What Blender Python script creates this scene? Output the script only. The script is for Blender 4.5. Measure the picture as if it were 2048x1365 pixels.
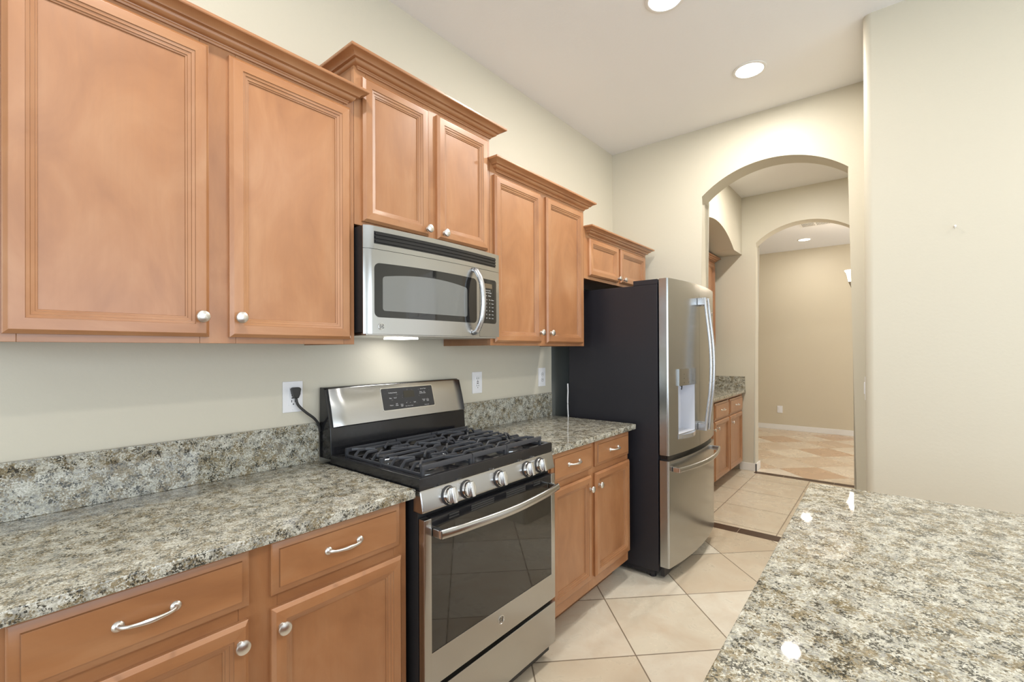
import bpy, bmesh, math, random
from mathutils import Vector, Matrix
random.seed(7)
for o in list(bpy.data.objects): bpy.data.objects.remove(o)
SC = bpy.context.scene
COL = SC.collection
W = 1.792            # plane of the long kitchen wall (y)
HC = 2.978           # kitchen ceiling height

# ---------------------------------------------------------------- camera
TH, PI_, RO, F = 0.686167, 0.0033027, 0.004392, 925.528
cam_d = bpy.data.cameras.new('camera'); cam = bpy.data.objects.new('camera', cam_d); COL.objects.link(cam)
cam_d.sensor_width = 36.0; cam_d.lens = F*36/2048; cam_d.shift_y = (697.86-682.5)/2048
cam_d.clip_start = 0.02; cam_d.clip_end = 100
fw = Vector((math.cos(TH), math.sin(TH), 0)); r0 = Vector((math.sin(TH), -math.cos(TH), 0)); zz = Vector((0, 0, 1))
D = fw*math.cos(PI_) + zz*math.sin(PI_); U0 = zz*math.cos(PI_) - fw*math.sin(PI_)
R = r0*math.cos(RO) - U0*math.sin(RO); U = r0*math.sin(RO) + U0*math.cos(RO)
M = Matrix(((R.x, U.x, -D.x, 0), (R.y, U.y, -D.y, 0), (R.z, U.z, -D.z, 1.3532), (0, 0, 0, 1)))
cam.matrix_world = M
SC.camera = cam

# ---------------------------------------------------------------- world, daylight, exposure
SC.view_settings.view_transform = 'Standard'; SC.view_settings.look = 'None'
SC.view_settings.exposure = -0.36; SC.view_settings.gamma = 1.0; SC.view_settings.use_curve_mapping = False
wd = bpy.data.worlds.new('world'); SC.world = wd; wd.use_nodes = True
bg = wd.node_tree.nodes['Background']; bg.inputs[0].default_value = (0.80, 0.90, 1.0, 1); bg.inputs[1].default_value = 1.2

def area(name, loc, target, sx, sy, power, color, spread=180):
    l = bpy.data.lights.new(name, 'AREA'); l.shape = 'RECTANGLE'; l.size = sx; l.size_y = sy
    l.energy = power; l.color = color; l.spread = math.radians(spread)
    o = bpy.data.objects.new(name, l); COL.objects.link(o); o.location = loc
    o.rotation_euler = (Vector(target)-Vector(loc)).to_track_quat('-Z', 'Y').to_euler()
    return o
# daylight entering by the windows behind the photographer
area('window_daylight', (-3.05, -1.2, 1.35), (0, -1.2, 1.35), 3.4, 2.3, 115, (0.80, 0.90, 1.0))
area('window_daylight', (0.2, -4.05, 1.45), (0.2, 0, 1.45), 4.2, 2.1, 130, (0.80, 0.90, 1.0))
area('window_daylight', (7.4, -2.45, 1.5), (7.4, 0, 1.5), 2.0, 1.8, 60, (0.95, 0.97, 1.0))

# ---------------------------------------------------------------- material helpers
def srgb(r, g, b):
    f = lambda c: (c/255/12.92) if c/255 <= 0.04045 else ((c/255+0.055)/1.055)**2.4
    return (f(r), f(g), f(b), 1)
class NT:
    def __init__(s, name):
        s.m = bpy.data.materials.new(name); s.m.use_nodes = True; s.t = s.m.node_tree
        s.b = s.t.nodes['Principled BSDF']; s.k = 0
    def n(s, typ, **kw):
        x = s.t.nodes.new(typ); s.k += 1; x.location = (-200*s.k, 0)
        for a, v in kw.items():
            if a.startswith('i_'):
                key = a[2:]; key = int(key) if key.isdigit() else key.replace('_', ' ')
                x.inputs[key].default_value = v
            else: setattr(x, a, v)
        return x
    def l(s, a, b): s.t.links.new(a, b)
    def ramp(s, fac, stops, interp='LINEAR'):
        r = s.n('ShaderNodeValToRGB'); r.color_ramp.interpolation = interp
        e = r.color_ramp.elements
        while len(e) < len(stops): e.new(0.5)
        for el, (p, c) in zip(e, stops): el.position = p; el.color = c if len(c) == 4 else (*c, 1)
        s.l(fac, r.inputs[0]); return r.outputs[0]
    def mix(s, fac, a, b, mode='MIX'):
        x = s.n('ShaderNodeMix', data_type='RGBA', blend_type=mode)
        for k, v in ((0, fac), (6, a), (7, b)):
            if hasattr(v, 'links'): s.l(v, x.inputs[k])
            else: x.inputs[k].default_value = v
        return x.outputs[2]
    def math(s, op, a, b=0.0, c=0.0):
        x = s.n('ShaderNodeMath', operation=op)
        for k, v in enumerate((a, b, c)):
            if hasattr(v, 'links'): s.l(v, x.inputs[k])
            else: x.inputs[k].default_value = v
        return x.outputs[0]
    def bump(s, h, strength, dist=0.002):
        x = s.n('ShaderNodeBump'); x.inputs['Strength'].default_value = strength; x.inputs['Distance'].default_value = dist
        s.l(h, x.inputs['Height']); s.l(x.outputs[0], s.b.inputs['Normal'])
    def coord(s, scale=(1, 1, 1), rot=(0, 0, 0), loc=(0, 0, 0), kind='Object'):
        t = s.n('ShaderNodeTexCoord'); m = s.n('ShaderNodeMapping')
        m.inputs['Scale'].default_value = scale; m.inputs['Rotation'].default_value = rot; m.inputs['Location'].default_value = loc
        s.l(t.outputs[kind], m.inputs[0]); return m.outputs[0]
    def noise(s, vec, scale, detail=3, rough=0.5, dist=0.0, w=None):
        x = s.n('ShaderNodeTexNoise')
        if w is not None:
            x.noise_dimensions = '4D'
            if hasattr(w, 'links'): s.l(w, x.inputs['W'])
            else: x.inputs['W'].default_value = w
        x.inputs['Scale'].default_value = scale; x.inputs['Detail'].default_value = detail
        x.inputs['Roughness'].default_value = rough; x.inputs['Distortion'].default_value = dist
        s.l(vec, x.inputs['Vector']); return x.outputs[0]
    def set(s, **kw):
        for a, v in kw.items(): s.b.inputs[a.replace('_', ' ')].default_value = v
        return s

def plain(name, col, rough=0.5, metal=0.0, **kw):
    a = NT(name); a.set(Base_Color=col if len(col) == 4 else (*col, 1), Roughness=rough, Metallic=metal, **kw)
    # faint surface variation so that no surface is a dead flat tone
    c = a.coord(); n = a.noise(c, 60, 2); r = a.ramp(n, [(0.3, (max(rough-0.03, 0.0),)*3), (0.7, (min(rough+0.03, 1.0),)*3)])
    a.l(r, a.b.inputs['Roughness']); return a.m

def paint(name, col, bump=0.10, rough=0.6):
    a = NT(name); a.set(Roughness=rough, **{'Specular_IOR_Level': 0.35})
    c = a.coord(); n = a.noise(c, 0.9, 2)
    a.l(a.mix(n, tuple(x*0.97 for x in col[:3])+(1,), tuple(min(x*1.03, 1) for x in col[:3])+(1,)), a.b.inputs['Base Color'])
    n2 = a.noise(c, 70, 3, 0.55, 0.3); a.bump(n2, bump, 0.004); return a.m

def wood(name, horiz=False, tone=1.0):
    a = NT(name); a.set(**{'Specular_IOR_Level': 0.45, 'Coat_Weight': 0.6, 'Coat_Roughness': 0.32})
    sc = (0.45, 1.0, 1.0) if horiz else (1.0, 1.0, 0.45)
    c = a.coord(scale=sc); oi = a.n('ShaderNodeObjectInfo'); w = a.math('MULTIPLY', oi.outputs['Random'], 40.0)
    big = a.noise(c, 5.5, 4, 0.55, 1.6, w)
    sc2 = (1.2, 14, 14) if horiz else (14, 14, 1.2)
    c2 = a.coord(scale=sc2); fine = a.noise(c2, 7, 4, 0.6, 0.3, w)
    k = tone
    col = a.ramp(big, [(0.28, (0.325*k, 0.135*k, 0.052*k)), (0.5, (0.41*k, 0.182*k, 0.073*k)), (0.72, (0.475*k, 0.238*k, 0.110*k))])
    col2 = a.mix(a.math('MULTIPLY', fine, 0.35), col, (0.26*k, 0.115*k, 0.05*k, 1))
    tint = a.math('MULTIPLY_ADD', oi.outputs['Random'], 0.14, 0.93)
    hsv = a.n('ShaderNodeHueSaturation'); a.l(tint, hsv.inputs['Value']); a.l(col2, hsv.inputs['Color'])
    # small dark mineral flecks
    c3 = a.coord(scale=(30, 30, 9)); v = a.noise(c3, 1.7, 1, 0.5, 0, w); fl = a.ramp(v, [(0.78, (0, 0, 0)), (0.82, (1, 1, 1))])
    out = a.mix(a.math('MULTIPLY', fl, 0.45), hsv.outputs[0], (0.16, 0.06, 0.025, 1))
    a.l(out, a.b.inputs['Base Color'])
    a.l(a.ramp(fine, [(0.2, (0.30,)*3), (0.8, (0.42,)*3)]), a.b.inputs['Roughness'])
    a.bump(fine, 0.04, 0.001); return a.m

def granite(name):
    a = NT(name); a.set(**{'Specular_IOR_Level': 0.6})
    c = a.coord()
    v = a.n('ShaderNodeTexVoronoi', feature='F1'); v.inputs['Scale'].default_value = 330; v.inputs['Randomness'].default_value = 1
    dist = a.n('ShaderNodeVectorMath', operation='MULTIPLY_ADD')
    nn = a.n('ShaderNodeTexNoise'); nn.inputs['Scale'].default_value = 300; nn.inputs['Detail'].default_value = 3; a.l(c, nn.inputs['Vector'])
    a.l(nn.outputs[1], dist.inputs[0]); dist.inputs[1].default_value = (0.007,)*3; a.l(c, dist.inputs[2])
    a.l(dist.outputs[0], v.inputs['Vector'])
    sep = a.n('ShaderNodeSeparateColor'); a.l(v.outputs['Color'], sep.inputs[0]); rnd = sep.outputs[0]; rnd2 = sep.outputs[1]; rnd3 = sep.outputs[2]
    base = a.ramp(rnd, [(0.0, (0.26, 0.25, 0.20)), (0.25, (0.42, 0.405, 0.335)), (0.65, (0.56, 0.55, 0.475)), (1.0, (0.70, 0.695, 0.64))])
    tn = a.math('ADD', a.noise(c, 27, 5, 0.66), a.math('MULTIPLY', rnd2, 0.22))
    tan = a.mix(a.ramp(tn, [(0.62, (0, 0, 0)), (0.68, (0.85, 0.85, 0.85))]), base, a.ramp(rnd, [(0, (0.12, 0.09, 0.04)), (1, (0.29, 0.225, 0.12))]))
    gn = a.math('ADD', a.noise(c, 46, 4, 0.6, 0, 3.3), a.math('MULTIPLY', rnd, 0.34))
    gr = a.mix(a.ramp(gn, [(0.76, (0, 0, 0)), (0.80, (0.7, 0.7, 0.7))]), tan, (0.17, 0.175, 0.165, 1))
    dn = a.math('ADD', a.noise(c, 44, 4, 0.68, 0.4, 8.1), a.math('MULTIPLY', rnd3, 0.24))
    dk = a.mix(a.ramp(dn, [(0.712, (0, 0, 0)), (0.74, (.92, .92, .92))]), gr, (0.032, 0.033, 0.027, 1))
    a.l(dk, a.b.inputs['Base Color'])
    a.l(a.ramp(rnd2, [(0, (0.02,)*3), (1, (0.035,)*3)]), a.b.inputs['Roughness']); return a.m

def tiles(name, size, x0, y0, diag, cols, grout=(0.20, 0.155, 0.11), gw=0.006, rough=0.28, vein=True, checker=None):
    a = NT(name); a.set(**{'Specular_IOR_Level': 0.45})
    t = a.n('ShaderNodeTexCoord'); sub = a.n('ShaderNodeVectorMath', operation='SUBTRACT'); sub.inputs[1].default_value = (x0, y0, 0)
    a.l(t.outputs['Object'], sub.inputs[0]); m = a.n('ShaderNodeMapping')
    m.inputs['Rotation'].default_value = (0, 0, math.radians(45) if diag else 0); m.inputs['Scale'].default_value = (1/size,)*3
    # rotate first, scale uniformly
    a.l(sub.outputs[0], m.inputs[0]); s = a.n('ShaderNodeSeparateXYZ'); a.l(m.outputs[0], s.inputs[0])
    fx = a.math('FRACT', s.outputs[0]); fy = a.math('FRACT', s.outputs[1])
    ex = a.math('MINIMUM', fx, a.math('SUBTRACT', 1.0, fx)); ey = a.math('MINIMUM', fy, a.math('SUBTRACT', 1.0, fy))
    e = a.math('MINIMUM', ex, ey)
    g = a.ramp(e, [(gw/size*0.35, (1, 1, 1)), (gw/size*0.65, (0, 0, 0))])
    ix = a.math('FLOOR', s.outputs[0]); iy = a.math('FLOOR', s.outputs[1])
    cc = a.n('ShaderNodeCombineXYZ'); a.l(ix, cc.inputs[0]); a.l(iy, cc.inputs[1])
    wn = a.n('ShaderNodeTexWhiteNoise', noise_dimensions='3D'); a.l(cc.outputs[0], wn.inputs[0]); rv = wn.outputs[0]
    c = a.coord(); w = a.math('MULTIPLY', rv, 50.0)
    cl = a.noise(c, 4.5, 6, 0.62, 0.8, w); pit = a.noise(c, 38, 5, 0.7, 0.5, w)
    tone = a.ramp(rv, [(i/(len(cols)-1) if len(cols) > 1 else 0, k) for i, k in enumerate(cols)])
    if checker:
        par = a.math('GREATER_THAN', a.math('ABSOLUTE', a.math('MODULO', a.math('ADD', ix, iy), 2.0)), 0.5)
        dk = a.math('MULTIPLY', par, a.ramp(a.math('FRACT', a.math('MULTIPLY', rv, 7.3)), [(0.2, (0.35,)*3), (0.6, (1,)*3)]))
        tone = a.mix(dk, tone, checker)
    col = tone
    if vein:
        col = a.mix(a.ramp(cl, [(0.42, (0, 0, 0)), (0.72, (0.5, 0.5, 0.5))]), tone, (0.50, 0.37, 0.25, 1))
        col = a.mix(a.ramp(pit, [(0.66, (0, 0, 0)), (0.76, (0.5, 0.5, 0.5))]), col, (0.42, 0.31, 0.21, 1))
    col = a.mix(g, col, (*grout, 1)); a.l(col, a.b.inputs['Base Color'])
    rr = a.ramp(cl, [(0.3, (rough-0.05,)*3), (0.7, (rough+0.08,)*3)]); a.l(rr, a.b.inputs['Roughness'])
    a.bump(a.math('SUBTRACT', a.math('MULTIPLY', pit, 0.05), g), 0.5, 0.0015); return a.m

def steel(name, col=(0.60, 0.595, 0.58), rough=0.28, axis='x', aniso=0.6):
    a = NT(name); a.set(Metallic=1.0, Anisotropic=aniso, Base_Color=(*col, 1))
    c = a.coord(); n = a.noise(c, 4.0, 2)
    a.l(a.ramp(n, [(0.3, (rough-0.015,)*3), (0.7, (rough+0.02,)*3)]), a.b.inputs['Roughness'])
    tg = a.n('ShaderNodeTangent', direction_type='RADIAL', axis='Z'); a.l(tg.outputs[0], a.b.inputs['Tangent'])
    return a.m

def emit(name, col, strength):
    a = NT(name); a.set(Base_Color=(*col, 1)); a.b.inputs['Emission Color'].default_value = (*col, 1)
    a.b.inputs['Emission Strength'].default_value = strength; return a.m

MT = {}
MT['wall'] = paint('wall_paint', srgb(207, 201, 184), 0.12, 0.45)
MT['wall_far'] = paint('far_wall_paint', srgb(209, 199, 177), 0.06, 0.5)
MT['alcove_grey'] = paint('grey_alcove_wall', srgb(165, 170, 165), 0.05)  # greyer tone for the wall inside the alcove
MT['ceil'] = paint('ceiling_paint', srgb(238, 238, 238), 0.16, 0.8)
MT['white'] = plain('white_trim_paint', srgb(232, 230, 226), 0.4)
MT['wv'] = wood('maple_vertical_grain'); MT['wh'] = wood('maple_horizontal_grain', True)
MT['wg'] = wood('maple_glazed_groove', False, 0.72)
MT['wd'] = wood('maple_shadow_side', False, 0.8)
MT['granite'] = granite('speckled_granite')
MT['tk'] = tiles('travertine_diagonal', 0.4667, 2.59, 0.88, True, [(0.65, 0.59, 0.47), (0.73, 0.685, 0.58), (0.56, 0.475, 0.355), (0.71, 0.655, 0.54)])
MT['th'] = tiles('travertine_square', 0.492, 4.34, 0.65, False, [(0.60, 0.53, 0.41), (0.67, 0.60, 0.48), (0.62, 0.55, 0.43)], grout=(0.27, 0.21, 0.15), gw=0.007)
MT['tf'] = tiles('travertine_checker', 0.4600, 7.27, 0.99, True, [(0.74, 0.64, 0.50), (0.66, 0.54, 0.40), (0.78, 0.70, 0.58)], grout=(0.50, 0.38, 0.26), gw=0.004, checker=(0.56, 0.385, 0.25, 1))
MT['brown'] = tiles('dark_border_tile', 0.44, 3.2, 0.888, False, [(0.055, 0.025, 0.011), (0.065, 0.03, 0.013)], grout=(0.45, 0.36, 0.27), gw=0.003, rough=0.4, vein=False)
MT['steel'] = steel('brushed_steel', (0.47, 0.468, 0.462), 0.22, 'x', 0.75); MT['steelv'] = steel('brushed_steel_vertical', (0.45, 0.458, 0.455), 0.23, 'z', 0.6)
MT['steeld'] = steel('dark_steel', (0.42, 0.43, 0.43), 0.2, 'n', 0.0)
MT['chrome'] = steel('satin_nickel', (0.72, 0.70, 0.67), 0.32, 'n', 0.0)
MT['bright'] = steel('polished_steel', (0.72, 0.72, 0.72), 0.14, 'n', 0.0)
MT['handle'] = plain('silver_handle', (0.55, 0.56, 0.58), 0.25, 0.85)
MT['black'] = plain('black_enamel', (0.013, 0.013, 0.015), 0.13)
MT['blackm'] = plain('black_matte', (0.02, 0.02, 0.022), 0.45)
MT['iron'] = plain('cast_iron', (0.05, 0.053, 0.062), 0.36)
MT['glass'] = plain('dark_oven_glass', (0.022, 0.020, 0.017), 0.03, Specular_IOR_Level=0.75)
MT['glassm'] = plain('microwave_glass', (0.014, 0.014, 0.014), 0.04, Specular_IOR_Level=0.7)
MT['screen'] = plain('microwave_screen', (0.16, 0.165, 0.16), 0.08, Specular_IOR_Level=0.8)
MT['panel'] = plain('control_panel_black', (0.028, 0.029, 0.033), 0.25)
MT['lcd'] = plain('lcd_window', (0.03, 0.027, 0.02), 0.15)
MT['print'] = plain('white_print', (0.62, 0.62, 0.62), 0.5)
MT['dprint'] = plain('dark_print', (0.04, 0.04, 0.04), 0.5)
MT['fside'] = plain('fridge_side_charcoal', (0.016, 0.0155, 0.021), 0.42)
MT['plate'] = plain('white_plastic', srgb(236, 236, 238), 0.35)
MT['slot'] = plain('slot_dark', (0.03, 0.03, 0.03), 0.6)
MT['vslot'] = plain('vent_slot_shadow', (0.25, 0.25, 0.24), 0.6)
MT['rubber'] = plain('black_rubber', (0.022, 0.021, 0.02), 0.4)
MT['disp'] = plain('dispenser_grey', (0.55, 0.56, 0.60), 0.4)
MT['brass'] = plain('brass', (0.6, 0.42, 0.18), 0.3, 0.9)
MT['lamp'] = emit('lamp_lens', (1.0, 0.97, 0.92), 22)
MT['lampf'] = emit('lamp_lens_far', (1.0, 0.93, 0.82), 12)
MT['led'] = emit('cooktop_lamp_lens', (1.0, 0.98, 0.95), 18)
MT['shade'] = emit('lit_shade_glass', (1.0, 0.90, 0.76), 6)

# ---------------------------------------------------------------- geometry helpers
def B(): return bmesh.new()
def box(bm, x0, x1, y0, y1, z0, z1, bev=0.0, mi=0, seg=2):
    if x1 < x0: x0, x1 = x1, x0
    if y1 < y0: y0, y1 = y1, y0
    if z1 < z0: z0, z1 = z1, z0
    r = bmesh.ops.create_cube(bm, size=1.0); vs = r['verts']
    for v in vs: v.co = Vector(((x0+x1)/2+v.co.x*(x1-x0), (y0+y1)/2+v.co.y*(y1-y0), (z0+z1)/2+v.co.z*(z1-z0)))
    fs = set(f for v in vs for f in v.link_faces)
    for f in fs: f.material_index = mi
    if bev > 0:
        es = list(set(e for v in vs for e in v.link_edges))
        bmesh.ops.bevel(bm, geom=es, offset=bev, segments=seg, profile=0.5, affect='EDGES')
    return vs
def dbox(bm, x0, x1, d0, d1, z0, z1, bev=0.0, mi=0): return box(bm, x0, x1, W-d0, W-d1, z0, z1, bev, mi)
def poly(bm, pts, mi=0):
    f = bm.faces.new([bm.verts.new(p) for p in pts]); f.material_index = mi; return f
def extrude_poly(bm, pts, vec, mi=0):
    a = [bm.verts.new(p) for p in pts]; b = [bm.verts.new(Vector(p)+Vector(vec)) for p in pts]
    f1 = bm.faces.new(a); f2 = bm.faces.new(list(reversed(b))); n = len(a); f1.material_index = f2.material_index = mi
    for i in range(n):
        f = bm.faces.new((a[(i+1) % n], a[i], b[i], b[(i+1) % n])); f.material_index = mi
    return a, b
def lathe(bm, prof, origin, axis, seg=24, mi=0):
    """prof: (radius, height) pairs along axis"""
    ax = Vector(axis).normalized(); q = ax.to_track_quat('Z', 'Y'); o = Vector(origin); rings = []
    for r, h in prof:
        if r < 1e-6: rings.append([bm.verts.new(o+ax*h)])
        else: rings.append([bm.verts.new(o+q@Vector((r*math.cos(2*math.pi*i/seg), r*math.sin(2*math.pi*i/seg), h))) for i in range(seg)])
    for a, b in zip(rings, rings[1:]):
        for i in range(seg):
            j = (i+1) % seg
            if len(a) == 1 and len(b) == 1: continue
            if len(a) == 1: f = bm.faces.new((a[0], b[i], b[j]))
            elif len(b) == 1: f = bm.faces.new((a[i], a[j], b[0]))
            else: f = bm.faces.new((a[i], a[j], b[j], b[i]))
            f.material_index = mi
    for rg in (rings[0], rings[-1]):
        if len(rg) > 1:
            f = bm.faces.new(rg); f.material_index = mi
def smooth_path(pts, n=8):
    P = [Vector(p) for p in pts]; out = []
    for i in range(len(P)-1):
        p0 = P[i-1] if i else P[0]*2-P[1]; p1, p2 = P[i], P[i+1]; p3 = P[i+2] if i+2 < len(P) else P[-1]*2-P[-2]
        for k in range(n):
            t = k/n
            out.append(0.5*((2*p1)+(p2-p0)*t+(2*p0-5*p1+4*p2-p3)*t*t+(3*p1-p0-3*p2+p3)*t**3))
    out.append(P[-1]); return out
def sweep(bm, path, ra, rb=None, up=(0, 0, 1), seg=12, mi=0, square=False):
    """tube along path; ra along the up-normal, rb across; ra/rb number or list"""
    P = [Vector(p) for p in path]; n = len(P); rb = ra if rb is None else rb
    A = ra if isinstance(ra, (list, tuple)) else [ra]*n; Bq = rb if isinstance(rb, (list, tuple)) else [rb]*n
    rings = []
    for i in range(n):
        t = (P[min(i+1, n-1)]-P[max(i-1, 0)]).normalized(); u = Vector(up); u = (u-t*u.dot(t))
        if u.length < 1e-4: u = Vector((1, 0, 0)); u = u-t*u.dot(t)
        u.normalize(); s = t.cross(u)
        ring = []
        for k in range(seg):
            a = 2*math.pi*k/seg; c, d_ = math.cos(a), math.sin(a)
            if square:
                e = 0.45; c = math.copysign(abs(c)**e, c); d_ = math.copysign(abs(d_)**e, d_)
            ring.append(bm.verts.new(P[i]+u*(A[i]*c)+s*(Bq[i]*d_)))
        rings.append(ring)
    for a, b in zip(rings, rings[1:]):
        for k in range(seg):
            f = bm.faces.new((a[k], a[(k+1) % seg], b[(k+1) % seg], b[k])); f.material_index = mi
    bm.faces.new(rings[0]).material_index = mi; bm.faces.new(list(reversed(rings[-1]))).material_index = mi
def text_into(bm, s, size, M4, extrude=0.0003, mi=0, align='CENTER'):
    c = bpy.data.curves.new('t', 'FONT'); c.body = s; c.size = size; c.extrude = extrude; c.align_x = align; c.align_y = 'CENTER'; c.resolution_u = 3
    o = bpy.data.objects.new('t', c); COL.objects.link(o)
    dg = bpy.context.evaluated_depsgraph_get(); me = bpy.data.meshes.new_from_object(o.evaluated_get(dg))
    me.transform(M4); old = set(bm.faces); bm.from_mesh(me)
    for f in bm.faces:
        if f not in old: f.material_index = mi
    bpy.data.objects.remove(o); bpy.data.curves.remove(c); bpy.data.meshes.remove(me)
def face_M(x, y, z, tilt=0.0, yaw=0.0):
    """text plane: x right, y up, facing -Y"""
    return Matrix.Translation((x, y, z)) @ Matrix.Rotation(yaw, 4, 'Z') @ Matrix.Rotation(math.pi/2-tilt, 4, 'X')
def obj(name, bm, mats, parent=None, angle=35, recalc=True, **props):
    if recalc: bmesh.ops.recalc_face_normals(bm, faces=bm.faces)
    me = bpy.data.meshes.new(name)
    if parent is not None:
        p = parent
        while p.parent is not None: p = p.parent
        bmesh.ops.translate(bm, verts=bm.verts, vec=-Vector(p.location))
    bm.to_mesh(me); bm.free()
    for m in (mats if isinstance(mats, (list, tuple)) else [mats]): me.materials.append(MT[m])
    me.polygons.foreach_set('use_smooth', [True]*len(me.polygons)); me.set_sharp_from_angle(angle=math.radians(angle))
    o = bpy.data.objects.new(name, me); COL.objects.link(o)
    wn = o.modifiers.new('weighted', 'WEIGHTED_NORMAL'); wn.keep_sharp = True
    if parent is not None: o.parent = parent
    for k, v in props.items(): o[k] = v
    return o
def thing(name, label, cat, loc, group=None):
    o = bpy.data.objects.new(name, None); COL.objects.link(o); o.location = loc; o.empty_display_size = 0.05
    o['label'] = label; o['category'] = cat
    if group: o['group'] = group
    return o
def struct(name, bm, mats, angle=35): return obj(name, bm, mats, angle=angle, kind='structure')

# ================================================================= ROOM SHELL
XA, XB = 3.52, 3.69          # near arch wall
XC, XD = 5.68, 5.85          # far arch wall
XE = 8.88                    # far room end wall
XR = 2.83                    # face of the right-hand wall
XL = -3.0; YS = -4.0
def slab(name, pts, z, t, mats):
    bm = B(); extrude_poly(bm, [(x, y, z) for x, y in pts], (0, 0, t)); return struct(name, bm, mats)
slab('floor', [(XL-.1, YS-.1), (XB, YS-.1), (XB, W+.1), (XL-.1, W+.1)], 0, -0.05, 'tk')
slab('floor', [(XB+.11, -0.3), (XC, -0.3), (XC, .20), (5.58, .20), (5.58, 1.168), (XC, 1.168), (XC, 2.0), (XB+.11, 2.0)], 0, -0.05, 'th')
slab('floor', [(XC, -2.6), (XE+.1, -2.6), (XE+.1, 4.1), (XC, 4.1)], 0, -0.05, 'tf')
slab('trim_1', [(XB, -0.3), (XB+.11, -0.3), (XB+.11, 2.0), (XB, 2.0)], 0, -0.05, 'brown')
slab('trim_2', [(5.58, .20), (XC, .20), (XC, 1.168), (5.58, 1.168)], 0, -0.05, 'brown')
slab('ceiling', [(XL-.1, YS-.1), (XB-.005, YS-.1), (XB-.005, W+.1), (XL-.1, W+.1)], HC, 0.2, 'ceil')
slab('ceiling', [(XB, -0.3), (XC, -0.3), (XC, 1.47), (XB, 1.47)], 3.06, 0.12, 'ceil')
slab('ceiling', [(XD-.005, -2.6), (XE+.1, -2.6), (XE+.1, 4.1), (XD-.005, 4.1)], 2.985, 0.12, 'ceil')

# long kitchen wall with the shallow alcove behind the refrigerator
bm = B(); box(bm, XL-.1, 2.612, W, W+.14, 0, HC)
box(bm, 2.612, XA, W, W+.14, 1.83, HC)
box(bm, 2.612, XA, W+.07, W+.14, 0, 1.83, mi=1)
struct('wall_left', bm, ['wall', 'alcove_grey'])

def arch_wall(name, x0, x1, y0, y1, h, ya, yb, spring, apex, mats, bev=0.02):
    c = (ya+yb)/2; a = (yb-ya)/2; rise = apex-spring; r = (a*a+rise*rise)/(2*rise); zc = apex-r; ph = math.asin(a/r)
    arc = [(c+r*math.sin(t), zc+r*math.cos(t)) for t in [-ph+2*ph*i/40 for i in range(41)]]
    pts = [(y0, 0), (ya, 0)]+arc+[(yb, 0), (y1, 0), (y1, h), (y0, h)]
    bm = B(); A, Bv = extrude_poly(bm, [(x0, y, z) for y, z in pts], (x1-x0, 0, 0))
    es = []
    n = len(pts)
    for lst in (A, Bv):
        for i in range(1, n-4):
            e = bm.edges.get((lst[i], lst[i+1]))
            if e: es.append(e)
    bmesh.ops.bevel(bm, geom=es, offset=bev, segments=4, profile=0.5, affect='EDGES')
    return struct(name, bm, mats)
arch_wall('wall_far', XA, XB, -0.3, W+.14, HC+.08, 0.179, 1.088, 2.46, 2.645, 'wall')
arch_wall('wall_far', XC, XD, -2.6, 4.1, 3.06, 0.23, 1.17, 2.515, 2.705, 'wall')
# pantry block on the right: face at XR, corner at y .09 with a rounded edge
def bull_block(name, x0, x1, y0, y1, z0, z1, r, mats):
    bm = B(); pts = [(x0, y0), (x1, y0), (x1, y1)]
    for i in range(9):
        t = math.pi/2+math.pi/2*i/8; pts.append((x0+r+r*math.cos(t), y1-r+r*math.sin(t)))
    extrude_poly(bm, [(x, y, z0) for x, y in pts], (0, 0, z1-z0)); return struct(name, bm, mats)
bull_block('wall_right', XR, XA-.001, YS, 0.098, 0, HC, 0.035, 'wall')
# wall behind the photographer and the wall on the window side
def wall_open(name, axis, c0, c1, a0, a1, h, o0, o1, z0, z1, mats):
    bm = B()
    def bb(p0, p1, q0, q1):
        if axis == 'x': box(bm, c0, c1, p0, p1, q0, q1)
        else: box(bm, p0, p1, c0, c1, q0, q1)
    bb(a0, o0, 0, h); bb(o1, a1, 0, h); bb(o0, o1, z1, h)
    if z0 > 0: bb(o0, o1, 0, z0)
    return struct(name, bm, mats)
wall_open('wall_back', 'x', XL-.1, XL, YS, W, HC, -2.9, 0.5, 0.2, 2.5, 'wall')
wall_open('wall_window', 'y', YS-.1, YS, XL-.1, XR, HC, -1.9, 2.3, 0.4, 2.5, 'wall')
for i, (ax, c, a0, a1, z0, z1) in enumerate((('x', XL-.06, -2.9, 0.5, 0.2, 2.5), ('y', YS-.06, -1.9, 2.3, 0.4, 2.5))):
    bm = B(); k = 0.05
    def fb(p0, p1, q0, q1):
        if ax == 'x': box(bm, c-.03, c+.03, p0, p1, q0, q1)
        else: box(bm, p0, p1, c-.03, c+.03, q0, q1)
    fb(a0, a0+k, z0, z1); fb(a1-k, a1, z0, z1); fb(a0+k, a1-k, z0, z0+k); fb(a0+k, a1-k, z1-k, z1); fb((a0+a1)/2-.03, (a0+a1)/2+.03, z0+k, z1-k)
    struct('window_%d' % (i+1), bm, 'white')
# six-panel pantry door in the right-hand wall (seen only in reflections)
bm = B(); y0, y1 = -1.42, -0.62
box(bm, XR-.02, XR-.001, y0-.07, y0, 0, 2.1, .004); box(bm, XR-.02, XR-.001, y1, y1+.07, 0, 2.1, .004); box(bm, XR-.02, XR-.001, y0-.07, y1+.07, 2.03, 2.1, .004)
struct('trim_3', bm, 'white')
bm = B(); box(bm, XR-.012, XR-.001, y0, y1, 0.01, 2.03)
for (pz0, pz1) in ((0.15, 0.75), (0.9, 1.6), (1.7, 1.93)):
    for (py0, py1) in ((y0+.1, y0+.36), (y1-.36, y1-.1)):
        box(bm, XR-.02, XR-.011, py0, py1, pz0, pz1, .006)
struct('door_1', bm, 'white')

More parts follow.
